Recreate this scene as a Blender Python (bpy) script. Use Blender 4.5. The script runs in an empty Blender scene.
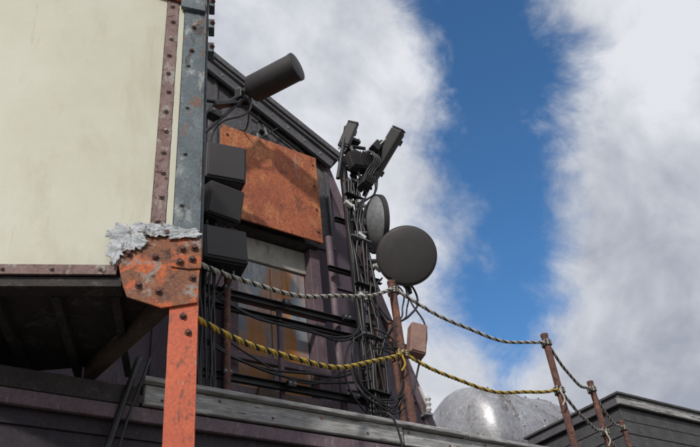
import bpy, bmesh, math, random
from mathutils import Vector, Matrix, Quaternion
from mathutils import noise as mn
random.seed(7)
V=Vector
scene=bpy.context.scene
COL=scene.collection

# ------------------------------------------------------------ materials
def newmat(name):
    m=bpy.data.materials.new(name); m.use_nodes=True
    nt=m.node_tree
    return m,nt,nt.nodes,nt.links,nt.nodes['Principled BSDF']

def noise(N,L,vec,scale,detail=6,rough=.6,dist=0.0):
    n=N.new('ShaderNodeTexNoise'); n.inputs['Scale'].default_value=scale
    n.inputs['Detail'].default_value=detail; n.inputs['Roughness'].default_value=rough
    n.inputs['Distortion'].default_value=dist
    L.new(vec,n.inputs['Vector']); return n.outputs['Fac']
def mapping(N,L,src,scale=(1,1,1),loc=(0,0,0),rot=(0,0,0)):
    m=N.new('ShaderNodeMapping'); m.inputs['Scale'].default_value=scale
    m.inputs['Location'].default_value=loc; m.inputs['Rotation'].default_value=rot
    L.new(src,m.inputs['Vector']); return m.outputs['Vector']
def ramp(N,L,f,a,b,ca=(0,0,0,1),cb=(1,1,1,1)):
    r=N.new('ShaderNodeValToRGB'); e=r.color_ramp.elements
    e[0].position=a; e[1].position=b; e[0].color=ca; e[1].color=cb
    L.new(f,r.inputs['Fac']); return r.outputs['Color']
def mix(N,L,f,a,b,mode='MIX'):
    m=N.new('ShaderNodeMix'); m.data_type='RGBA'; m.blend_type=mode
    for s,v in ((m.inputs[0],f),(m.inputs[6],a),(m.inputs[7],b)):
        if hasattr(v,'links'): L.new(v,s)
        elif isinstance(v,(int,float)): s.default_value=v
        else: s.default_value=(*v[:3],1)
    return m.outputs[2]
def bump(N,L,P,h,strength,dist=.01):
    b=N.new('ShaderNodeBump'); b.inputs['Strength'].default_value=strength; b.inputs['Distance'].default_value=dist
    L.new(h,b.inputs['Height']); L.new(b.outputs['Normal'],P.inputs['Normal'])

def paint(name,c1,c2,scale=3,rough=.6,metal=0,bumps=.3,layers=(),fine=.15,fs=60,stretch=(1,1,1)):
    """two-tone weathered paint. layers: (colour, noise scale, lo, hi, zstretch)"""
    m,nt,N,L,P=newmat(name)
    tc=N.new('ShaderNodeTexCoord').outputs['Object']
    if stretch!=(1,1,1): tc=mapping(N,L,tc,stretch)
    f=noise(N,L,tc,scale,4,.65)
    col=mix(N,L,ramp(N,L,f,.35,.65),c1,c2)
    g=noise(N,L,tc,fs,2,.7)
    hv=g
    for (c,s,lo,hi,zs) in layers:
        v=mapping(N,L,tc,(1,1,zs),(s*1.7,s*.9,s))
        n=noise(N,L,v,s,5,.68,.3)
        k=ramp(N,L,n,lo,hi)
        col=mix(N,L,k,col,c)
    dark=ramp(N,L,g,.3,.7,(1-fine,1-fine,1-fine,1),(1+fine,1+fine,1+fine,1))
    col=mix(N,L,1.0,col,dark,'MULTIPLY')
    L.new(col,P.inputs['Base Color'])
    P.inputs['Roughness'].default_value=rough; P.inputs['Metallic'].default_value=metal
    if bumps>0: bump(N,L,P,hv,bumps,.004)
    return m

M={}
M['cream']=paint('cream_panel',(.55,.54,.41),(.62,.61,.50),1.2,.55,0,.15,[((.44,.42,.29),2.2,.54,.80,.3),((.40,.32,.19),7,.64,.80,.12),((.25,.15,.08),16,.70,.78,.4)],fine=.05,fs=150)
M['strip']=paint('primed_strip',(.19,.12,.11),(.27,.185,.17),9,.8,0,.5,[((.36,.33,.30),14,.56,.66,.6),((.10,.045,.03),20,.57,.66,1)],fine=.25)
M['zinc']=paint('zinc_angle',(.085,.11,.125),(.15,.18,.195),5,.65,.1,.5,[((.33,.35,.34),8,.56,.67,.5),((.045,.045,.047),9,.56,.65,.5),((.20,.085,.045),9,.59,.67,.6)],fine=.25)
M['orange']=paint('orange_primer',(.50,.125,.055),(.38,.10,.05),4,.7,0,.5,[((.19,.075,.045),11,.48,.60,.6),((.34,.28,.25),8,.60,.67,.7),((.07,.035,.025),18,.58,.68,1)],fine=.25)
M['postorange']=paint('orange_post_paint',(.62,.13,.05),(.52,.10,.045),3,.6,0,.5,[((.26,.075,.04),12,.56,.63,.4),((.38,.36,.34),9,.65,.69,.35),((.07,.035,.03),24,.63,.69,1)],fine=.18)
M['gusset']=paint('gusset_rust',(.33,.125,.06),(.18,.09,.06),7,.85,0,.7,[((.56,.14,.055),6,.52,.58,1),((.32,.27,.24),9,.56,.63,1),((.06,.035,.03),16,.58,.67,1)],fine=.3)
M['silver']=paint('flaking_sealant',(.54,.56,.58),(.38,.40,.42),18,.75,0,.9,[((.20,.17,.15),14,.58,.64,1),((.64,.65,.66),10,.55,.62,1)],fine=.2,fs=90)
M['rustpanel']=paint('rusted_sheet',(.52,.155,.065),(.36,.105,.055),1.5,.8,0,.6,[((.60,.24,.10),4,.52,.66,.5),((.22,.075,.045),7,.55,.68,.35),((.13,.05,.035),34,.57,.65,1),((.50,.37,.30),40,.64,.70,.6),((.42,.33,.29),5,.66,.74,.25)],fine=.3,fs=45)
M['rust']=paint('rusted_pipe',(.17,.08,.06),(.105,.056,.05),14,.85,0,.9,[((.28,.12,.065),22,.53,.63,.5),((.05,.03,.03),20,.56,.64,1),((.25,.21,.2),26,.64,.70,1)],fine=.3)
M['purple']=paint('purple_wall_paint',(.105,.075,.098),(.08,.06,.079),1.6,.7,0,.4,[((.165,.13,.155),3.5,.55,.74,.22),((.045,.036,.043),6,.58,.72,.2),((.22,.20,.205),30,.67,.73,.5)],fine=.22,fs=40)
M['purple_dk']=paint('dark_purple_siding',(.048,.036,.046),(.036,.029,.037),1.6,.75,0,.4,[((.08,.065,.075),4,.56,.74,2.5),((.12,.11,.11),30,.68,.74,.5)],fine=.25,fs=40)
M['purple_lt']=paint('purple_trim_paint',(.175,.12,.14),(.125,.088,.104),6,.65,0,.5,[((.28,.23,.24),12,.58,.70,.4),((.13,.055,.035),13,.59,.69,.5)],fine=.25)
M['slate']=paint('dark_cladding',(.11,.105,.112),(.08,.076,.082),3,.75,0,.7,[((.18,.17,.17),5,.54,.70,.4),((.16,.08,.055),8,.63,.72,.4)],fine=.35,fs=30)
M['trim']=paint('roof_trim',(.13,.125,.135),(.09,.087,.095),5,.6,0,.4,[((.23,.22,.22),14,.60,.70,1)],fine=.2)
M['window']=paint('painted_window',(.29,.345,.39),(.22,.275,.32),3,.5,0,.25,[((.42,.46,.48),4,.54,.7,.3),((.50,.21,.055),2.6,.50,.60,.20),((.28,.10,.035),6,.57,.66,.18)],fine=.12)
M['pale']=paint('pale_lintel',(.46,.44,.38),(.34,.32,.28),5,.7,0,.4,[((.2,.13,.08),8,.60,.72,.4)],fine=.15)
M['wood']=paint('weathered_board',(.42,.41,.40),(.29,.285,.28),2.5,.9,0,1.0,[((.12,.11,.105),4,.57,.63,1),((.58,.57,.55),5,.56,.64,1),((.05,.045,.045),11,.62,.66,1)],fine=.35,fs=22,stretch=(.32,2,2.6))
M['darkwood']=paint('dark_planks',(.035,.031,.031),(.06,.05,.047),4,.85,0,.6,[((.11,.10,.09),7,.56,.68,2)],fine=.3)
M['brownwood']=paint('brown_plank',(.14,.095,.07),(.09,.065,.05),5,.85,0,.6,[((.22,.17,.13),9,.58,.70,2)],fine=.3)
M['black']=paint('black_steel',(.020,.020,.022),(.032,.032,.034),8,.45,.1,.3,[((.11,.07,.055),16,.61,.70,1)],fine=.25)
M['radome']=paint('dark_radome',(.050,.045,.046),(.040,.037,.038),2,.6,0,.05,[((.075,.068,.068),3,.52,.75,1)],fine=.05,fs=160)
M['boxdark']=paint('dark_housing',(.040,.036,.038),(.028,.026,.028),3,.6,0,.12,[((.085,.078,.078),7,.60,.75,.4)],fine=.08)
M['cable']=paint('cable_rubber',(.014,.014,.015),(.026,.026,.027),20,.4,0,0)
M['grey']=paint('galvanised',(.26,.27,.28),(.36,.37,.38),18,.5,.4,.2,[((.2,.12,.08),20,.62,.70,1)])
M['white']=paint('white_plastic',(.60,.60,.58),(.70,.70,.68),9,.5,0,.05)
M['duct']=paint('silver_tank',(.46,.46,.48),(.33,.33,.345),2.2,.45,.5,.5,[((.19,.175,.17),3.5,.54,.66,.6),((.60,.60,.60),4,.57,.67,1),((.25,.14,.09),8,.64,.7,1)],fine=.18,fs=22)
M['ropew']=paint('rope_white',(.58,.54,.46),(.40,.37,.32),60,.9,0,.3)
M['ropeb']=paint('rope_black',(.03,.03,.032),(.05,.05,.05),60,.9,0,.3)
M['ropey']=paint('rope_yellow',(.62,.42,.06),(.44,.29,.05),40,.85,0,.3)
M['boxrust']=paint('faded_box',(.38,.23,.18),(.27,.16,.14),6,.7,0,.3,[((.42,.35,.30),9,.58,.68,1)])
M['ground']=paint('rocky_ground',(.16,.15,.13),(.10,.10,.085),.8,.9,0,1.,[((.25,.24,.22),2,.55,.65,1),((.07,.09,.04),.6,.52,.64,1)],fine=.3,fs=8)
M['shingle']=paint('roof_shingle',(.095,.093,.095),(.065,.065,.068),5,.9,0,.8,[((.16,.155,.15),12,.58,.7,1)],fine=.35,fs=60)

# ------------------------------------------------------------ builders
def root(name,loc=(0,0,0)):
    e=bpy.data.objects.new(name,None); e.location=loc; e.empty_display_size=.2; COL.objects.link(e); return e
def finish(me,name,par,mat,loc=None,smooth=False):
    ob=bpy.data.objects.new(name,me); COL.objects.link(ob)
    if mat: me.materials.append(M[mat] if isinstance(mat,str) else mat)
    if smooth:
        for p in me.polygons: p.use_smooth=True
    if par: ob.parent=par
    return ob
def bev(ob,w,seg=2):
    if w>0:
        b=ob.modifiers.new('bevel','BEVEL'); b.width=w; b.segments=seg; b.limit_method='ANGLE'; b.angle_limit=.6
def frame(z,x=None):
    z=V(z).normalized()
    x=V(x) if x else (V((0,0,1)) if abs(z.z)<.9 else V((1,0,0)))
    x=(x-z*x.dot(z)).normalized(); y=z.cross(x)
    return Matrix((x,y,z)).transposed()
def box(par,name,c,size,mat,R=None,b=.006):
    bm=bmesh.new(); bmesh.ops.create_cube(bm,size=1)
    for v in bm.verts: v.co=V((v.co.x*size[0],v.co.y*size[1],v.co.z*size[2]))
    me=bpy.data.meshes.new(name); bm.to_mesh(me); bm.free()
    ob=finish(me,name,par,mat)
    ob.matrix_local=Matrix.Translation(V(c))@(R.to_4x4() if R else Matrix.Identity(4))
    bev(ob,b); return ob
def bx(par,name,x0,x1,y0,y1,z0,z1,mat,b=.006):
    return box(par,name,((x0+x1)/2,(y0+y1)/2,(z0+z1)/2),(x1-x0,y1-y0,z1-z0),mat,None,b)
def prism(par,name,poly,ax,ay,org,n,d0,d1,mat,b=0):
    """polygon (u,v) in plane org+u*ax+v*ay extruded from d0 to d1 along n"""
    bm=bmesh.new(); org=V(org);ax=V(ax);ay=V(ay);n=V(n)
    A=[bm.verts.new(org+ax*u+ay*v+n*d0) for u,v in poly]
    B=[bm.verts.new(org+ax*u+ay*v+n*d1) for u,v in poly]
    bm.faces.new(A); bm.faces.new(B[::-1])
    k=len(poly)
    for i in range(k): bm.faces.new((A[i],B[i],B[(i+1)%k],A[(i+1)%k]))
    bmesh.ops.recalc_face_normals(bm,faces=bm.faces)
    me=bpy.data.meshes.new(name); bm.to_mesh(me); bm.free()
    ob=finish(me,name,par,mat); bev(ob,b); return ob
def lathe(par,name,prof,org,axis,mat,seg=40,x=None,lump=0):
    """prof: list (r, h) revolved about axis"""
    R=frame(axis,x); org=V(org); bm=bmesh.new(); rings=[]
    def rr_(r,h,a): return r*(1+lump*mn.noise(V((math.cos(a)*1.5,math.sin(a)*1.5,h*1.6)))) if lump else r
    for r,h in prof:
        if r<1e-5: rings.append([bm.verts.new(org+R@V((0,0,h)))])
        else:
            ring=[]
            for i in range(seg):
                a=2*math.pi*i/seg; q=rr_(r,h,a)
                ring.append(bm.verts.new(org+R@V((q*math.cos(a),q*math.sin(a),h))))
            rings.append(ring)
    for a,b in zip(rings,rings[1:]):
        for i in range(seg):
            j=(i+1)%seg
            if len(a)==1 and len(b)==1: continue
            if len(a)==1: bm.faces.new((a[0],b[i],b[j]))
            elif len(b)==1: bm.faces.new((a[i],b[0],a[j]))
            else: bm.faces.new((a[i],b[i],b[j],a[j]))
    bmesh.ops.recalc_face_normals(bm,faces=bm.faces)
    me=bpy.data.meshes.new(name); bm.to_mesh(me); bm.free()
    ob=finish(me,name,par,mat,smooth=True)
    try: me.set_sharp_from_angle(angle=.7)
    except Exception: pass
    return ob
def tube(par,name,pts,r,mat,res=3,smooth=True):
    cu=bpy.data.curves.new(name,'CURVE'); cu.dimensions='3D'; cu.bevel_depth=r; cu.bevel_resolution=res; cu.use_fill_caps=True
    if smooth and len(pts)>2:
        s=cu.splines.new('BEZIER'); s.bezier_points.add(len(pts)-1)
        for bp,p in zip(s.bezier_points,pts): bp.co=p; bp.handle_left_type=bp.handle_right_type='AUTO'
        s.resolution_u=8
    else:
        s=cu.splines.new('POLY'); s.points.add(len(pts)-1)
        for q,p in zip(s.points,pts): q.co=(*p,1)
        s.use_smooth=True
    cu.materials.append(M[mat]); ob=bpy.data.objects.new(name,cu); COL.objects.link(ob)
    if par: ob.parent=par
    return ob
def pipe(par,name,a,b,r,mat,seg=20,cap=True):
    a=V(a);b=V(b);h=(b-a).length
    return lathe(par,name,[(0,0),(r,0),(r,h),(0,h)],a,b-a,mat,seg)
def bolts(par,name,plist,n,mat,r=.014,h=.012):
    """hex bolt heads with washers, one mesh"""
    bm=bmesh.new(); R=frame(n).to_4x4()
    for p in plist:
        a=random.random()*6
        for rr,hh,sg in ((r*1.5,h*.35,16),(r,h*1.3,6)):
            T=Matrix.Translation(V(p)+V(n).normalized()*hh*.5)@R@Matrix.Rotation(a,4,'Z')
            bmesh.ops.create_cone(bm,cap_ends=True,segments=sg,radius1=rr,radius2=rr*.92,depth=hh,matrix=T)
    me=bpy.data.meshes.new(name); bm.to_mesh(me); bm.free()
    return finish(me,name,par,mat)
def rope(par,name,a,b,sag,mats,r=.009,pitch=.11,wob=.014):
    a=V(a);b=V(b);Lg=(b-a).length;n=int(Lg/pitch*12)
    ph=random.random()*6
    def c(t): return a.lerp(b,t)+V((0,0,-4*sag*t*(1-t)))+V((wob*math.sin(t*9+ph),wob*math.cos(t*7+ph),wob*math.sin(t*13+ph)))*math.sin(math.pi*t)
    for k,mn_ in enumerate(mats):
        pts=[]
        for i in range(n+1):
            t=i/n; p=c(t); d=(c(min(1,t+.002))-c(max(0,t-.002))).normalized()
            R=frame(d,(0,0,1)); ang=2*math.pi*(t*Lg/pitch+k/len(mats))
            pts.append(p+R@V((math.cos(ang)*r,math.sin(ang)*r,0)))
        tube(par,'%s_strand_%d'%(name,k+1),pts,r*.98,mn_,2,False)
def coil(par,name,c,R0,turns,h,mats,r=.011):
    for k,mn_ in enumerate(mats):
        n=int(turns*24); pts=[]
        for i in range(n+1):
            t=i/n; th=t*turns*2*math.pi+.7
            rr=R0+r+ .006*math.cos(th*9+k*2*math.pi/len(mats)) 
            zz=c[2]+h*t+ .006*math.sin(th*9+k*2*math.pi/len(mats))
            pts.append((c[0]+rr*math.cos(th),c[1]+rr*math.sin(th),zz))
        tube(par,name+'_%d'%(k+1),pts,r*.75,mn_,2,False)

# ------------------------------------------------------------ ground + lower building
bm=bmesh.new(); bmesh.ops.create_grid(bm,x_segments=60,y_segments=60,size=400)
for v in bm.verts:
    d=math.hypot(v.co.x,v.co.y)
    v.co.z=-1.6+(0 if d<30 else (random.random()-.6)*min(6,(d-30)*.05))
me=bpy.data.meshes.new('ground'); bm.to_mesh(me); bm.free(); finish(me,'ground',None,'ground')

low=root('summit_building')
bx(low,'walls',-7,14,4.5,13,-1.6,2.05,'purple_dk',0)
for i in range(14):
    z=-1.5+i*.255
    prism(low,'siding_board_%d'%(i+1),[(0,0),(-.022,0),(-.006,.25),(0,.25)],(0,1,0),(0,0,1),(-7,4.498,z),(1,0,0),0,21,'purple_dk')
bx(low,'roof_deck',-6.9,13.9,4.6,12.9,2.052,2.10,'slate',0)
bx(low,'fascia_board_1',1.60,3.71,4.40,4.45,2.02,2.155,'wood',.010)
bx(low,'fascia_board_2',3.725,5.75,4.408,4.455,2.015,2.148,'wood',.010)
box(low,'fascia_top_board_1',(2.98,4.475,2.176),(2.80,.24,.034),'wood',Matrix.Rotation(.003,3,'Y'),.008)
box(low,'fascia_top_board_2',(5.05,4.485,2.170),(1.30,.24,.034),'wood',Matrix.Rotation(-.004,3,'Y'),.008)
bx(low,'fascia_lower_trim',-6,5.7,4.42,4.46,1.91,2.005,'purple_lt',.006)
bx(low,'fascia_board_3',-6.0,1.58,4.42,4.46,2.01,2.14,'darkwood',.008)
bolts(low,'fascia_nails',[(1.72+i*.41,4.399,2.06+.06*(i%2)) for i in range(10)],(0,-1,0),'rust',.007,.005)
tube(low,'conduit',[(1.56,4.44,2.35),(1.50,4.40,2.15),(1.44,4.41,1.9),(1.38,4.42,1.6),(1.36,4.42,.2)],.022,'cable')
tube(low,'thin_cable',[(1.62,4.40,2.35),(1.56,4.37,2.15),(1.50,4.40,1.9),(1.43,4.42,1.5)],.009,'cable')

# ------------------------------------------------------------ tower
tw=root('communications_tower_building')
prof=[(-4,2.1),(5.84,2.1),(5.54,2.97),(4.40,6.42),(2.64,7.34),(-1.2,9.3),(-4,9.3)]
prism(tw,'walls',prof,(1,0,0),(0,0,1),(0,6,0),(0,1,0),0,4.0,'purple')
def roofz(x): return 7.34+(2.64-x)*.523
xs=[.2,.85,1.5,2.15,2.8,3.4,3.95,4.36]
for i,(a,b) in enumerate(zip(xs,xs[1:])):
    prism(tw,'gable_sheet_%d'%(i+1),[(a+.006,5.0+.02*(i%2)),(b-.006,5.0+.02*(i%2)),(b-.006,roofz(b)-.06),(a+.006,roofz(a)-.06)],(1,0,0),(0,0,1),(0,5.995,0),(0,-1,0),0,.012+.006*(i%2),'slate',.003)
    bx(tw,'gable_batten_%d'%(i+1),b-.025,b+.02,5.955,5.974,5.02,roofz(b)-.12,'slate',.004)
e=V((1,0,-.523)).normalized(); up=V((.463,0,.886))
o=V((-.6,0,roofz(-.6)))
Lr=(4.47+.6)/e.x
prism(tw,'roof_slab',[(0,-.02),(Lr,-.02),(Lr,.07),(0,.07)],e,up,o+V((0,5.82,0)),(0,1,0),0,4.3,'trim',.006)
prism(tw,'barge_board',[(0,-.16),(Lr-.03,-.16),(Lr-.03,-.022),(0,-.022)],e,up,o+V((0,5.86,0)),(0,1,0),0,.05,'trim',.006)
prism(tw,'barge_flashing',[(0,.02),(Lr+.02,.02),(Lr+.02,.10),(0,.10)],e,up,o+V((0,5.79,0)),(0,1,0),0,.026,'slate',.004)
bolts(tw,'barge_bolts',[o+e*(3.4+i*.26)+up*(-.09)+V((0,5.86,0)) for i in range(9)],(0,-1,0),'grey',.012,.01)
cr=V((5.54-4.40,0,2.97-6.42)).normalized()
prism(tw,'corner_trim',[(0,0.0),(4.4,0.0),(4.4,.13),(0,.13)],cr,V((cr.z,0,-cr.x)),(4.40,5.99,6.40),(0,-1,0),0,.025,'purple_lt',.004)
for i,z in enumerate((2.62,3.25,3.88,4.5)):
    xr=5.54-(z-2.97)*.33-.16
    bx(tw,'panel_joint_%d'%(i+1),4.3,xr,5.978,5.998,z,z+.035,'purple',.003)
bx(tw,'wall_batten',4.62,4.68,5.972,5.998,2.12,5.4,'purple',.004)
bx(tw,'wall_batten_2',2.2,2.26,5.972,5.998,2.12,5.0,'purple',.004)
w=root('shuttered_window'); w.parent=tw
bx(w,'shutter',3.04,3.90,5.955,5.985,3.00,4.52,'window',.004)
bx(w,'shutter_mid_stile',3.46,3.49,5.94,5.953,3.02,4.48,'window',.004)
bx(w,'lintel_panel',3.06,3.92,5.93,5.98,4.53,4.82,'pale',.006)
bx(w,'hood',2.98,4.02,5.80,5.975,4.83,4.865,'darkwood',.006)
bx(w,'jamb_left',2.92,3.03,5.85,5.98,2.9,4.82,'purple_lt',.008)
bx(w,'jamb_right',3.91,4.04,5.82,5.98,2.3,4.82,'purple_lt',.008)
bx(w,'mid_rail',2.80,4.0,5.70,5.76,3.84,3.92,'purple_lt',.008)
bx(w,'low_rail',2.80,4.0,5.72,5.78,3.22,3.29,'purple_lt',.008)
bx(w,'sill',2.9,4.06,5.80,5.98,2.92,2.99,'purple_lt',.008)
box(w,'brown_brace',(3.55,5.78,2.86),(.75,.04,.18),'brownwood',Matrix.Rotation(.16,3,'Y'),.008)
bx(w,'lower_board',2.9,3.9,5.93,5.985,2.35,2.90,'slate',.008)

rp=root('rusted_steel_plate'); rp.parent=tw
box(rp,'plate',(3.39,5.70,5.48),(1.26,.022,1.28),'rustpanel',None,.004)
for sx in (-.615,.615): box(rp,'side_flange',(3.39+sx,5.74,5.48),(.018,.055,1.24),'rustpanel',None,.003)
for x in (2.95,3.8): bx(rp,'standoff',x,x+.06,5.715,5.98,5.0,5.9,'black',.004)
bolts(rp,'plate_bolts',[(3.39+sx*.57,5.688,z) for sx in(-1,1) for z in (4.98,5.3,5.65,5.98)],(0,-1,0),'rust',.012,.012)

# ------------------------------------------------------------ cable / strut support frame on the wall
fr=root('antenna_support_frame')
def strut(name,z,x0,x1,y=5.45,h=.05,d=.045):
    bx(fr,name+'_web',x0,x1,y+d-.006,y+d,z-h/2,z+h/2,'black',.001)
    bx(fr,name+'_top_flange',x0,x1,y,y+d-.007,z+h/2-.007,z+h/2,'black',.001)
    bx(fr,name+'_bottom_flange',x0,x1,y,y+d-.007,z-h/2,z-h/2+.007,'black',.001)
strut('rail_upper',3.73,2.45,4.45,h=.07); strut('rail_upper_b',3.60,2.45,4.3,5.5)
strut('rail_lower',2.88,2.45,4.45,h=.07); strut('rail_lower_b',2.72,2.45,4.4,5.5)
strut('rail_top',5.05,4.05,4.6); strut('rail_mid',4.35,3.9,4.6)
pipe(fr,'upright_pipe_1',(2.68,5.40,2.1),(2.68,5.40,3.9),.032,'rust')
pipe(fr,'upright_pipe_2',(3.32,5.56,2.1),(3.32,5.56,3.85),.028,'purple_lt')
pipe(fr,'upright_pipe_3',(4.02,5.58,2.1),(4.02,5.58,4.85),.04,'purple_lt')
pipe(fr,'upright_pipe_4',(2.42,5.42,2.1),(2.42,5.42,5.9),.03,'black')
for z in (3.73,2.88):
    for x in (2.68,3.32,4.02,4.2,4.36):
        box(fr,'clamp',(x,5.40,z),(.085,.05,.06),'black',None,.006)
        bolts(fr,'clamp_bolts',[(x-.025,5.375,z),(x+.025,5.375,z)],(0,-1,0),'grey',.008,.01)

# ------------------------------------------------------------ mast
ms=root('antenna_mast')
pipe(ms,'mast_pipe_1',(4.18,5.38,2.1),(4.18,5.38,5.95),.048,'black')
pipe(ms,'mast_pipe_2',(4.38,5.42,2.1),(4.36,5.42,6.38),.038,'rust')
for i in range(13):
    z=2.35+i*.29
    bx(ms,'ladder_rung_%d'%(i+1),4.14,4.42,5.33,5.355,z,z+.035,'black',.003)
    if i%2: bolts(ms,'rung_bolts',[(4.18,5.33,z+.018),(4.36,5.33,z+.018)],(0,-1,0),'grey',.009,.012)
for i in range(6):
    r=random.random
    x=4.11+.045*i; pts=[]
    for k in range(10):
        z=2.15+k*.38
        pts.append((x+(r()-.5)*.05,5.30+(r()-.5)*.05,z))
    tube(ms,'feeder_cable_%d'%(i+1),pts,.011+.006*r(),'cable')
for z in (2.9,3.5,4.1,4.7,5.3):
    box(ms,'cable_tie',(4.23,5.285,z),(.26,.07,.012),'grey' if z in(3.5,4.7) else 'black',Matrix.Rotation(.08,3,'Y'),.003)
for z,x in ((5.15,4.12),(5.22,4.30),(4.38,4.42),(4.45,4.50),(4.75,4.25),(3.95,4.16)):
    box(ms,'white_clamp',(x,5.28,z),(.10,.05,.045),'white',Matrix.Rotation(.5,3,'Y'),.006)
    pipe(ms,'clamp_stud',(x-.06,5.27,z+.03),(x+.06,5.25,z+.05),.008,'grey',8)

def radio(par,name,c,size,R,fins=9):
    box(par,name+'_body',c,size,'boxdark',R,.012)
    for i in range(fins):
        off=V((-(size[0]/2)+size[0]*(i+.5)/fins,-size[1]/2-.018,0))
        box(par,name+'_fin_%d'%(i+1),V(c)+R@off,(.006,.036,size[2]*.92),'boxdark',R,.001)
for z in (5.55,5.80,6.05,6.25):
    box(ms,'bracket',(4.33,5.34,z),(.20,.12,.045),'black',Matrix.Rotation(.15,3,'Y'),.005)
    bolts(ms,'bracket_bolts',[(4.27,5.28,z),(4.39,5.28,z)],(0,-1,0),'grey',.010,.014)
pipe(ms,'arm_1',(4.30,5.40,5.72),(4.58,5.22,5.92),.026,'black')
pipe(ms,'arm_2',(4.33,5.40,6.00),(4.66,5.06,6.12),.026,'black')
pipe(ms,'arm_3',(4.20,5.40,5.60),(4.56,5.36,5.60),.020,'black')
pipe(ms,'arm_4',(4.16,5.30,6.08),(4.46,5.26,6.12),.022,'black')
pipe(ms,'arm_5',(4.20,5.34,5.45),(4.50,5.20,5.80),.016,'black')
pipe(ms,'arm_6',(4.42,5.34,5.50),(4.20,5.20,6.00),.016,'grey')
pipe(ms,'arm_7',(4.46,5.14,5.96),(4.62,4.98,6.16),.014,'grey')
pipe(ms,'tilt_pole',(4.48,5.42,5.50),(4.58,5.06,6.14),.026,'black')
pipe(ms,'tilt_pole_2',(4.06,5.34,5.55),(4.20,5.25,6.36),.024,'black')
radio(ms,'radio_unit',(4.42,5.24,5.84),(.20,.12,.30),Matrix.Rotation(.45,3,'Y')@Matrix.Rotation(-.3,3,'Z'))
radio(ms,'radio_unit_b',(4.22,5.22,5.78),(.14,.10,.22),Matrix.Rotation(-.2,3,'Y'),6)
radio(ms,'radio_unit_c',(4.36,5.20,5.50),(.13,.10,.16),Matrix.Rotation(.35,3,'Y'),6)
box(ms,'amplifier',(4.50,5.10,6.04),(.10,.10,.16),'boxdark',Matrix.Rotation(.6,3,'Y'),.01)
for i in range(4):
    a=V((4.50-.03*i,5.12,5.96)); tube(ms,'jumper_%d'%i,[a,a+V((.03,-.03,-.14)),a+V((-.05,.02,-.30)),(4.40-.04*i,5.28,5.45)],.009,'cable')

def slab(rn,a,b,wdir,width,thick):
    r=root(rn); a=V(a);b=V(b);z=(b-a).normalized();x=V(wdir);x=(x-z*x.dot(z)).normalized();y=z.cross(x)
    R=Matrix((x,y,z)).transposed(); L=(b-a).length; c=(a+b)/2
    box(r,'radome_cover',c,(width,thick,L),'radome',R,.02)
    box(r,'back_plate',c+y*(thick/2+.008),(width*.86,.014,L*.94),'boxdark',R,.003)
    for s in(-.33,.33): box(r,'mount_lug',c+y*(thick/2+.05)+z*L*s,(.10,.08,.07),'black',R,.006)
    box(r,'end_cap',a-z*.011,(width*.96,thick*.9,.02),'boxdark',R,.004)
    box(r,'end_cap_top',b+z*.011,(width*.96,thick*.9,.02),'boxdark',R,.004)
    for s in(-.3,0,.3): pipe(r,'connector',a+x*width*s-z*.02,a+x*width*s-z*.06,.012,'grey',10)
    return r
s1=slab('sector_antenna',(4.55,5.34,5.76),(4.69,4.86,6.20),(.35,-.55,-.65),.17,.10)
s2=slab('sector_antenna',(4.17,5.30,6.08),(4.26,5.18,6.38),(.7,-.6,-.2),.14,.07)

# ------------------------------------------------------------ dishes
def dish(c,axis,r,nm='dish_antenna'):
    d=root(nm); a=V(axis).normalized(); c=V(c)
    lathe(d,'radome',[(0,.030),(r*.5,.026),(r*.9,.014),(r*.985,.004),(r,-.004)],c,a,'radome',64)
    lathe(d,'rim',[(r*.985,.0),(r*1.012,.0),(r*1.012,-.055),(r*.97,-.06)],c,a,'boxdark',64)
    lathe(d,'reflector_back',[(r*.99,-.05),(r*.85,-.09),(r*.6,-.14),(r*.3,-.175),(.07,-.185),(.07,-.25),(0,-.25)],c,a,'grey',64)
    lathe(d,'feed_housing',[(0,-.25),(.09,-.25),(.09,-.36),(0,-.36)],c,a,'boxdark',24)
    return d
d1=dish((4.60,4.99,4.42),(-.60,-.68,-.40),.325)
pipe(d1,'mount_arm',(4.75,5.18,4.52),(4.36,5.42,4.52),.03,'black')
pipe(d1,'mount_pole',(4.74,5.20,4.10),(4.74,5.20,4.80),.035,'black')
box(d1,'pole_bracket',(4.74,5.17,4.45),(.12,.14,.16),'black',None,.01)
d2=dish((4.56,5.32,5.04),(.95,-.30,.05),.34)
pipe(d2,'mount_arm',(4.44,5.36,5.02),(4.20,5.40,5.02),.03,'black')

# ------------------------------------------------------------ drum antenna upper left
dr=root('drum_antenna')
A=V((2.90,5.28,6.36));B=V((3.205,4.73,6.40))
ax=(B-A); Ln=ax.length
lathe(dr,'shroud',[(0,0),(.10,0),(.145,.02),(.160,.05),(.160,Ln-.04),(.166,Ln-.038),(.166,Ln-.006),(.158,Ln),(0,Ln+.008)],A,ax,'radome',48)
axn=ax.normalized()
lathe(dr,'rear_hub',[(0,-.12),(.06,-.12),(.06,-.03),(.10,0.0)],A,ax,'black',24)
pipe(dr,'mount_arm',A-axn*.10,(2.42,5.42,5.86),.028,'black')
pipe(dr,'mount_arm_b',A-axn*.04+V((0,0,-.05)),(2.42,5.40,5.60),.020,'black')
pipe(dr,'cross_bar',(2.36,5.36,6.02),(2.95,5.40,6.22),.022,'black')
box(dr,'bracket',(2.84,5.36,6.30),(.16,.10,.14),'black',Matrix.Rotation(.4,3,'Z'),.01)
box(dr,'bracket_b',(2.50,5.38,5.88),(.14,.12,.10),'black',Matrix.Rotation(.2,3,'Y'),.01)
box(dr,'bracket_c',(2.62,5.34,6.06),(.30,.08,.05),'black',Matrix.Rotation(-.55,3,'Y'),.006)
bolts(dr,'bracket_bolts',[(2.80,5.30,6.33),(2.88,5.31,6.27),(2.47,5.31,5.88)],(0,-1,0),'grey',.011,.014)
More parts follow.
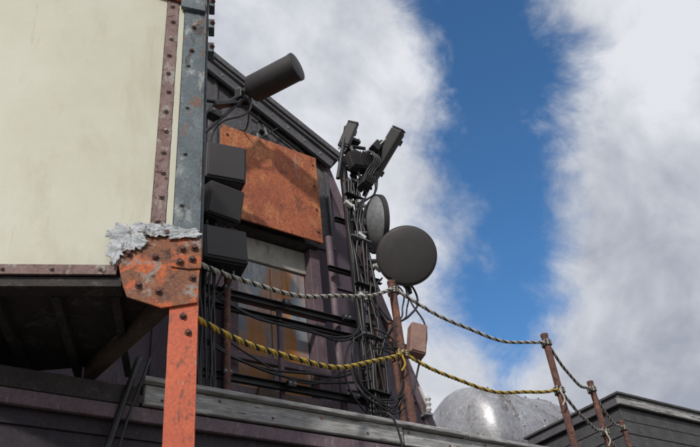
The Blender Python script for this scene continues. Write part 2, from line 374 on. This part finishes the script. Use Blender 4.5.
tube(dr,'coax',[A+V((0,0,-.05)),A+V((.02,.05,-.25)),(2.62,5.42,5.85),(2.48,5.38,5.5),(2.44,5.36,5.0)],.010,'cable')
tube(dr,'coax_2',[A+V((.05,.1,-.02)),(3.02,5.6,6.1),(3.05,5.85,6.25),(3.2,5.93,6.1),(3.15,5.93,5.9)],.009,'cable')
hk=root('wall_bracket_assembly'); hk.parent=tw
for i,(x,z) in enumerate(((3.30,6.38),(3.42,6.52),(3.36,6.22),(3.52,6.34))):
    box(hk,'clip_%d'%i,(x,5.93,z),(.06,.08,.10),'black',Matrix.Rotation(.4*i,3,'Y'),.008)
    box(hk,'tab_%d'%i,(x+.02,5.90,z-.05),(.02,.05,.12),'grey',Matrix.Rotation(-.3*i,3,'Y'),.004)
pipe(hk,'rod',(3.2,5.9,6.15),(3.62,5.9,6.62),.012,'black',10)
pipe(hk,'conduit',(3.25,5.93,6.75),(4.0,5.93,6.38),.016,'black',10)

# ------------------------------------------------------------ panel antennas left
def pant(c,size,rx,rz):
    p=root('panel_antenna')
    R=Matrix.Rotation(rz,3,'Z')@Matrix.Rotation(rx,3,'X')
    box(p,'housing',c,size,'boxdark',R,.018)
    box(p,'front_lip',V(c)+R@V((0,-size[1]/2-.006,0)),(size[0]*.9,.014,size[2]*.9),'radome',R,.006)
    box(p,'underside_plate',V(c)+R@V((0,0,-size[2]/2-.006)),(size[0]*.8,size[1]*.7,.012),'black',R,.002)
    for k in(-.25,0,.25):
        q=V(c)+R@V((size[0]*k,.02,-size[2]/2)); pipe(p,'connector',q,q+V((0,0,-.05)),.012,'grey',10)
        tube(p,'tail',[q+V((0,0,-.04)),q+V((-.03,.05,-.16)),(2.44+k*.1,5.40,q.z-.35),(2.42+k*.12,5.40,q.z-.8),(2.42+k*.12,5.42,2.15)],.009,'cable')
    q=V(c)+R@V((-.03,size[1]/2,0)); box(p,'rear_bracket',q+V((-.02,.04,0)),(.14,.10,.16),'black',R,.008)
    return p
pant((2.585,5.30,5.09),(.42,.22,.44),math.radians(5),math.radians(-12))
pant((2.535,5.28,4.57),(.38,.26,.34),math.radians(16),math.radians(4))
pant((2.560,5.26,4.03),(.42,.22,.40),math.radians(-7),math.radians(-8))

eb=root('equipment_box')
R=Matrix.Rotation(math.radians(-18),3,'Z')@Matrix.Rotation(math.radians(12),3,'Y')
box(eb,'case',(4.60,5.05,3.42),(.17,.14,.34),'boxrust',R,.012)
box(eb,'lid',V((4.60,5.05,3.42))+R@V((0,-.076,0)),(.14,.012,.31),'boxrust',R,.004)
box(eb,'bracket',(4.50,5.20,3.40),(.20,.05,.08),'black',None,.006)
pipe(eb,'stub_pole',(4.44,5.24,2.1),(4.44,5.24,3.7),.03,'rust')
fit=root('insulator_fitting')
lathe(fit,'insulator',[(0,0),(.02,0),(.035,.03),(.02,.06),(.035,.09),(.02,.12),(.035,.15),(.02,.18),(0,.2)],(5.38,5.9,3.12),(.05,-.1,1),'white',20)
box(fit,'foot',(5.38,5.94,3.10),(.10,.10,.03),'grey',None,.004)
box(fit,'strap',(5.40,5.96,3.3),(.03,.02,.3),'white',Matrix.Rotation(-.32,3,'Y'),.004)

# loose cable loops
cb=root('cable_bundle')
def loop(c,rx,rz,ph,n,rad,y=0.0):
    pts=[]
    for i in range(n):
        t=ph+i/(n-1)*2*math.pi*.85
        pts.append((c[0]+rx*math.cos(t)+random.uniform(-.02,.02),c[1]+y+random.uniform(-.04,.04),c[2]+rz*math.sin(t)+random.uniform(-.02,.02)))
    tube(cb,'loop',pts,rad,'cable')
for i in range(5): loop((4.20+random.uniform(-.06,.08),5.22,3.10+random.uniform(-.1,.15)),.28+random.uniform(-.06,.08),.36+random.uniform(-.08,.08),random.uniform(1,3),10,.010)
for i in range(2): loop((4.45,5.2,3.95),.2+.05*i,.26+.03*i,2+i*.7,9,.009)
rr=random.uniform
for i in range(8):
    x0=2.38+i*.022; pts=[(x0,5.36,4.4)]
    for k in range(6): pts.append((x0+rr(-.02,.02),5.34+rr(-.02,.02),4.0-k*.36))
    tube(cb,'drop_%d'%i,pts,.010,'cable')
for i in range(5):
    z=2.95+rr(-.05,.75); a=(2.45,5.38,z+rr(-.1,.2)); b=(4.2,5.30,z+rr(-.1,.25))
    tube(cb,'jumper_%d'%i,[a,(2.9,5.40,z-rr(.02,.15)),(3.5,5.38,z-rr(.05,.22)),(3.95,5.34,z-rr(0,.12)),b],.009+.004*random.random(),'cable')
for i in range(5):
    tube(cb,'upper_%d'%i,[(4.52+rr(-.1,.03),5.2,5.75),(4.48+rr(-.1,.06),5.22,5.45),(4.3+rr(-.1,.08),5.26,5.1),(4.25,5.3,4.6+rr(-.2,.2))],.009,'cable')
tube(cb,'dish_lead',[(4.74,5.22,4.35),(4.80,5.15,4.0),(4.62,5.12,3.75),(4.42,5.2,3.6),(4.3,5.3,3.3)],.012,'cable')
tube(cb,'dish_lead_2',[(4.70,5.22,4.30),(4.70,5.15,3.95),(4.80,5.10,3.65),(4.60,5.12,3.1),(4.5,5.25,2.6)],.010,'cable')
tube(cb,'deck_cable',[(3.3,4.7,2.25),(3.5,4.58,2.26),(3.55,4.37,2.24),(3.62,4.34,2.05),(3.62,4.40,1.6)],.008,'cable')
tube(cb,'deck_cable_2',[(2.5,5.3,2.4),(3.2,5.2,2.30),(4.2,5.0,2.32),(5.2,5.0,2.26)],.018,'cable')

# ------------------------------------------------------------ rope fence
posts=[(4.0,4.60,3.72,.036),(6.02,4.60,3.60,.036),(7.5,5.26,3.60,.036),(8.96,5.98,3.58,.036)]
for i,(x,y,z,r) in enumerate(posts):
    p=root('rope_fence_post')
    lathe(p,'pipe',[(0,0),(r,0),(r*1.03,.4),(r*.97,.9),(r*1.02,z-2.12-.03),(r*1.12,z-2.12-.028),(r*1.12,z-2.12),(0,z-2.12+.008)],(x,y,2.10),(.006*(i-1),0,1),'rust',24)
    lathe(p,'base_flange',[(0,0),(.085,0),(.085,.012),(.045,.014),(.045,.05),(r,.052)],(x,y,2.10),(0,0,1),'rust',24)
    bolts(p,'base_bolts',[(x+.06*math.cos(a),y+.06*math.sin(a),2.112) for a in(.8,2.4,3.9,5.5)],(0,0,1),'rust',.009,.012)
    coil(p,'upper_lashing',(x,y,z-.16),r,3,.06,('ropew','ropeb'))
    coil(p,'lower_lashing',(x,y,2.90),r,3.5,.07,('ropew','ropeb') if i else ('ropey','ropew','ropeb'))
    tube(p,'loose_end',[(x-.04,y-.04,2.93),(x-.07,y-.07,2.88),(x-.06,y-.08,2.80),(x-.09,y-.06,2.74)],.009,'ropey' if i==0 else 'ropew')
WB=('ropew','ropeb','ropew'); YB=('ropey','ropeb','ropey')
r1=root('barrier_rope'); rope(r1,'rope',(1.60,3.62,2.63),(3.97,4.57,3.60),.17,WB)
r2=root('barrier_rope'); rope(r2,'rope',(1.53,3.50,2.17),(3.97,4.56,2.93),.20,YB,.010,.12)
r3=root('barrier_rope'); rope(r3,'rope',(4.03,4.58,3.60),(5.99,4.58,3.47),.17,WB)
r4=root('barrier_rope'); rope(r4,'rope',(4.03,4.58,2.93),(5.99,4.58,2.94),.17,YB)
r5=root('barrier_rope'); rope(r5,'rope',(6.05,4.61,3.47),(7.47,5.24,3.47),.14,WB)
r6=root('barrier_rope'); rope(r6,'rope',(6.05,4.61,2.94),(7.47,5.24,2.94),.10,WB)
r7=root('barrier_rope'); rope(r7,'rope',(7.53,5.28,3.47),(8.93,5.97,3.46),.12,WB)
r8=root('barrier_rope'); rope(r8,'rope',(7.53,5.28,2.94),(8.93,5.97,2.94),.10,WB)

# ------------------------------------------------------------ bay on the left
TOP=5.35
bay=root('riveted_metal_cabin')
C=V((1.516,3.417,0)); E=V((.907,-.421,0)).normalized(); Nn=V((-.421,-.907,0)).normalized(); Zz=V((0,0,1))
def F(s,z,d=0): return C+E*s+Nn*d+Zz*z
def fp(name,poly,d0,d1,mat,b=.003,par=bay): return prism(par,name,poly,E,Zz,C,Nn,d0,d1,mat,b)
Lft=C+E*-3.2
plan=[(C.x-.01,C.y+.01),(1.40,4.80),(-1.0,6.5),(Lft.x,Lft.y+.6),(Lft.x,Lft.y+.012)]
prism(bay,'body',plan,(1,0,0),(0,1,0),(0,0,0),(0,0,1),2.46,TOP,'cream',0)
plan2=[(C.x+.03,C.y-.05),(1.44,4.84),(-1.0,6.6),(Lft.x-.06,Lft.y+.6),(Lft.x-.06,Lft.y-.06)]
prism(bay,'roof_cap',plan2,(1,0,0),(0,1,0),(0,0,0),(0,0,1),TOP+.002,TOP+.05,'zinc',.005)
fp('front_sheet',[(-3.2,2.46),(-.295,2.46),(-.295,TOP),(-3.2,TOP)],.0,.006,'cream')
fp('front_sheet_edge',[(-.205,2.62),(-.165,2.62),(-.165,TOP),(-.205,TOP)],.0,.007,'cream',.001)
random.seed(5)
def ragged(s0,s1,z0,z1,n,j):
    a=[(s0+random.uniform(-j,j),z0+(z1-z0)*i/n) for i in range(n+1)]
    b=[(s1+random.uniform(-j,j),z0+(z1-z0)*i/n) for i in range(n+1)]
    return a+b[::-1]
fp('rivet_strip',ragged(-.292,-.208,2.62,TOP,60,.0022),.0,.014,'strip',0)
fp('corner_angle',ragged(-.160,-.001,2.60,TOP,60,.0016),.0,.018,'zinc',0)
fp('corner_angle_lip',[(-.012,2.60),(.0,2.60),(.0,TOP),(-.012,TOP)],.0185,.035,'zinc')
prism(bay,'corner_angle_return',[(0,2.60),(.16,2.60),(.16,TOP),(0,TOP)],-Nn,Zz,C,E,.0,.014,'zinc',.003)
fp('bottom_strip',ragged(-3.2,-.46,2.395,2.458,4,.002),.0,.016,'strip',0)
bolts(bay,'strip_bolts',[F(-.25+random.uniform(-.008,.008),2.78+i*.185+random.uniform(-.01,.01),.014) for i in range(14)],Nn,'strip',.014,.015)
bolts(bay,'angle_bolts',[F(-.09+random.uniform(-.02,.02),4.32+i*.26,.018) for i in range(4)],Nn,'rust',.013,.014)
bolts(bay,'angle_bolts_b',[F(-.12+random.uniform(-.01,.01),2.9+i*.42,.018) for i in range(4)],Nn,'zinc',.011,.012)
bolts(bay,'lower_strip_bolts',[F(-.55-i*.26,2.427,.016) for i in range(9)],Nn,'strip',.010,.012)
fp('upper_flange',[(-.40,4.93),(-.10,4.83),(-.10,4.90),(-.40,5.02)],.02,.045,'orange')
fp('upper_clip',[(-.19,4.78),(-.01,4.74),(-.01,4.84),(-.19,4.90)],.02,.055,'zinc')
for z in (4.35,4.62,4.88): 
    prism(bay,'side_clip',[(0,z),(.09,z),(.09,z+.10),(0,z+.10)],-Nn,Zz,C,E,.016,.06,'zinc',.004)
    bolts(bay,'side_clip_bolt',[C+E*.045+Zz*(z+.05)],Nn,'rust',.014,.02)
fp('underside_beam_front',[(-3.2,2.33),(-.43,2.33),(-.43,2.393),(-3.2,2.393)],-.12,-.01,'darkwood')
prism(bay,'floor_boards',[(1.42,3.50),(1.34,4.78),(-1.0,6.3),(-1.3,4.75)],(1,0,0),(0,1,0),(0,0,0),(0,0,1),2.40,2.458,'darkwood',.002)
for i in range(7):
    s=-.50-i*.33
    a=C+E*s-Nn*.14
    prism(bay,'floor_joist_%d'%(i+1),[(0,0),(1.05,0),(1.05,.05),(0,.05)],-Nn,E,a,(0,0,1),2.33,2.397,'darkwood',.004)
prism(bay,'side_sill',[(1.47,3.62),(1.40,3.62),(1.29,4.74),(1.36,4.78)],(1,0,0),(0,1,0),(0,0,0),(0,0,1),2.28,2.397,'brownwood',.006)
fp('gusset_plate',[(-.414,2.30),(-.388,2.235),(-.20,2.165),(-.004,2.20),(.012,2.652),(-.30,2.672),(-.474,2.60),(-.44,2.40)],.019,.034,'gusset',.004)
fp('gusset_patch',[(-.16,2.43),(-.06,2.415),(.012,2.42),(.012,2.62),(-.17,2.60)],.035,.046,'gusset',.006)
bolts(bay,'gusset_bolts',[F(s,z,.046) for s,z in((-.10,2.55),(-.03,2.56),(-.04,2.48),(-.11,2.46))],Nn,'rust',.016,.02)
bolts(bay,'gusset_bolts_b',[F(s,z,.034) for s,z in((-.33,2.31),(-.22,2.27),(-.25,2.50),(-.40,2.52),(-.19,2.67),(-.035,2.36))],Nn,'rust',.015,.02)
def torn(name,cx,cz,rs,rz,seedv,n=90,rings_n=10,d=.038):
    bm=bmesh.new(); ctr=bm.verts.new(F(cx,cz,d+.012)); rings=[]
    for k in range(1,rings_n+1):
        ring=[]; t=k/rings_n
        for i in range(n):
            a=2*math.pi*i/n
            rad=1+.55*mn.noise(V((math.cos(a)*1.6,math.sin(a)*1.6,seedv)))+.35*mn.noise(V((math.cos(a)*6,math.sin(a)*6,seedv+3)))+.22*mn.noise(V((math.cos(a)*17,math.sin(a)*17,seedv+9)))
            s=cx+math.cos(a)*rs*t*rad; z=cz+math.sin(a)*rz*t*rad
            h=.010*mn.noise(V((s*22,z*22,seedv)))+.006*mn.noise(V((s*70,z*70,seedv)))
            dd=d+.010+h+(.012*max(0,mn.noise(V((a*2.2,seedv,1)))) if k==rings_n else 0)
            ring.append(bm.verts.new(F(s,z,dd)))
        rings.append(ring)
    for i in range(n): bm.faces.new((ctr,rings[0][i],rings[0][(i+1)%n]))
    for a,b in zip(rings,rings[1:]):
        for i in range(n): bm.faces.new((a[i],b[i],b[(i+1)%n],a[(i+1)%n]))
    bmesh.ops.recalc_face_normals(bm,faces=bm.faces)
    me=bpy.data.meshes.new(name); bm.to_mesh(me); bm.free(); ob=finish(me,name,bay,'silver',smooth=True)
    so_=ob.modifiers.new('thick','SOLIDIFY'); so_.thickness=.004
torn('sealant_coat_1',-.41,2.635,.115,.095,1.3)
torn('sealant_coat_2',-.26,2.68,.14,.045,4.7)
torn('sealant_coat_3',-.11,2.665,.12,.035,8.1)
torn('sealant_coat_4',-.475,2.54,.045,.08,12.1,50,6)

po=root('steel_support_post')
fp('front_flange',ragged(-.156,.0,-1.6,2.24,60,.0012),-.012,.016,'postorange',0,po)
fp('web',[(-.03,-1.6),(-.014,-1.6),(-.014,2.40),(-.03,2.40)],-.15,-.013,'postorange',.002,po)
fp('back_flange',[(-.156,-1.6),(.0,-1.6),(.0,2.39),(-.156,2.39)],-.166,-.151,'postorange',.003,po)
fp('base_plate',[(-.25,-1.6),(.1,-1.6),(.1,-1.58),(-.25,-1.58)],-.25,.12,'rust',.003,po)
bolts(po,'post_bolts',[F(-.08,2.12,.016),F(-.05,2.02,.016)],Nn,'rust',.014,.018)

# ------------------------------------------------------------ background: metal tank + annex roof
tk=root('metal_tank')
r=1.0; c0=V((8.72,9.25,4.40)); 
q=[i*math.pi/2/9 for i in range(1,10)]
prof=[(0,0)]+[(r*math.sin(a),.42-.42*math.cos(a)) for a in q]
h0=.42
for h in (.75,1.4,2.05):
    k=3
    for i in range(1,k): prof.append((r,h0+(h-h0)*i/k))
    prof+=[(r,h),(r*1.02,h),(r*1.02,h+.05),(r,h+.05)]; h0=h+.05
prof+=[(r,2.3),(r,2.5)]+[(r*math.cos(a),2.5+.45*math.sin(a)) for a in q[:-1]]+[(0,2.95)]
lathe(tk,'shell',prof,c0,(1,0,0),'duct',72,None,.07)
for x in (9.5,10.9): bx(tk,'saddle',x,x+.15,8.6,9.9,2.1,3.75,'slate',.01)
bolts(tk,'band_bolts',[(x,9.25-1.03*math.cos(a),4.40+1.03*math.sin(a)) for x in (9.5,10.15,10.8) for a in (.2,.5,.8,1.1)],(0,-.7,.7),'grey',.02,.02)
an=root('rooftop_annex')
bx(an,'walls',9.62,16,6.38,8.1,2.1,4.06,'slate',.01)
for i in range(9):
    z=2.2+i*.2
    bx(an,'shingle_course_%d'%i,9.57-.004*(i%2),16,6.335-.004*(i%2),6.372,z,z+.188,'shingle',.004)
    bx(an,'side_course_%d'%i,9.575-.004*(i%2),9.612,6.376,8.1,z+.004,z+.19,'shingle',.004)
bx(an,'eave_board',9.50,16.05,6.26,6.31,4.02,4.15,'wood',.006)
bx(an,'eave_board_side',9.50,9.55,6.315,8.15,4.02,4.15,'trim',.006)
bx(an,'roof_slab',9.46,16.1,6.22,8.2,4.154,4.19,'shingle',.006)

# ------------------------------------------------------------ camera
cam=bpy.data.cameras.new('camera'); cam.sensor_width=36; cam.lens=36*750/700; cam.clip_end=2000; cam.clip_start=.05
co=bpy.data.objects.new('camera',cam); COL.objects.link(co); scene.camera=co
cx_=V((.8259,-.5561,-.0942)).normalized(); cz_=V((-.4955,-.6378,-.5887)); cz_=(cz_-cx_*cz_.dot(cx_)).normalized(); cy_=cz_.cross(cx_)
co.matrix_world=Matrix((cx_,cy_,cz_)).transposed().to_4x4()

# ------------------------------------------------------------ sun + sky
sd=V((-.65,-.50,.57)).normalized()
sun=bpy.data.lights.new('sun','SUN'); sun.energy=2.4; sun.angle=math.radians(3); sun.color=(1,.94,.86)
so=bpy.data.objects.new('sun',sun); COL.objects.link(so)
so.rotation_euler=sd.to_track_quat('Z','Y').to_euler()
W=bpy.data.worlds.new('World'); scene.world=W; W.use_nodes=True
nt=W.node_tree; N=nt.nodes; L=nt.links; N.clear()
outn=N.new('ShaderNodeOutputWorld'); bg=N.new('ShaderNodeBackground'); bg.inputs['Strength'].default_value=.12
sk=N.new('ShaderNodeTexSky'); sk.sky_type='NISHITA'; sk.sun_disc=False
sk.sun_elevation=math.asin(sd.z); sk.sun_rotation=math.atan2(sd.x,sd.y); sk.altitude=1200; sk.dust_density=.3; sk.ozone_density=2.5
tc=N.new('ShaderNodeTexCoord').outputs['Generated']
def math_(op,a,b=None,c=None,clamp=False):
    m=N.new('ShaderNodeMath'); m.operation=op; m.use_clamp=clamp
    for i,v in enumerate((a,b,c)):
        if v is None: continue
        if hasattr(v,'links'): L.new(v,m.inputs[i])
        else: m.inputs[i].default_value=v
    return m.outputs[0]
dp=N.new('ShaderNodeVectorMath'); dp.operation='DOT_PRODUCT'; L.new(tc,dp.inputs[0]); dp.inputs[1].default_value=(-.679,.719,.152)
n1=noise(N,L,tc,4.6,6,.62,.35); n2=noise(N,L,mapping(N,L,tc,(1,1,1),(5,2,3)),2.6,5,.58,.3); n3=noise(N,L,mapping(N,L,tc,(1,1,1),(1,7,3)),9,6,.65,.5)
sep=N.new('ShaderNodeSeparateXYZ'); L.new(tc,sep.inputs[0])
dist=math_('ABSOLUTE',math_('ADD',dp.outputs['Value'],-.005))
v=math_('ADD',dist,math_('MULTIPLY',math_('SUBTRACT',n1,.5),.26))
lowz=math_('MAXIMUM',math_('MULTIPLY',math_('SUBTRACT',.46,sep.outputs[2]),1.1),0)
v=math_('ADD',v,lowz)
v=math_('ADD',v,math_('MULTIPLY',math_('SUBTRACT',n3,.5),.13))
mask=N.new('ShaderNodeMapRange'); mask.interpolation_type='SMOOTHSTEP'; mask.inputs['From Min'].default_value=.040; mask.inputs['From Max'].default_value=.140
L.new(v,mask.inputs['Value'])
shade=math_('ADD',math_('MULTIPLY',n2,.8),math_('MULTIPLY',n3,.25))
ccol=N.new('ShaderNodeValToRGB'); e=ccol.color_ramp.elements
e[0].position=.42; e[0].color=(.40,.43,.51,1); e[1].position=.63; e[1].color=(.84,.86,.91,1)
L.new(shade,ccol.inputs['Fac'])
cl=mix(N,L,1.0,ccol.outputs['Color'],(7.6,7.6,7.6),'MULTIPLY')
blue=mix(N,L,1.0,sk.outputs[0],(.66,1.08,1.30),'MULTIPLY')
final=mix(N,L,mask.outputs[0],blue,cl)
L.new(final,bg.inputs['Color']); L.new(bg.outputs[0],outn.inputs['Surface'])
scene.view_settings.view_transform='Standard'; scene.view_settings.look='None'; scene.view_settings.exposure=0
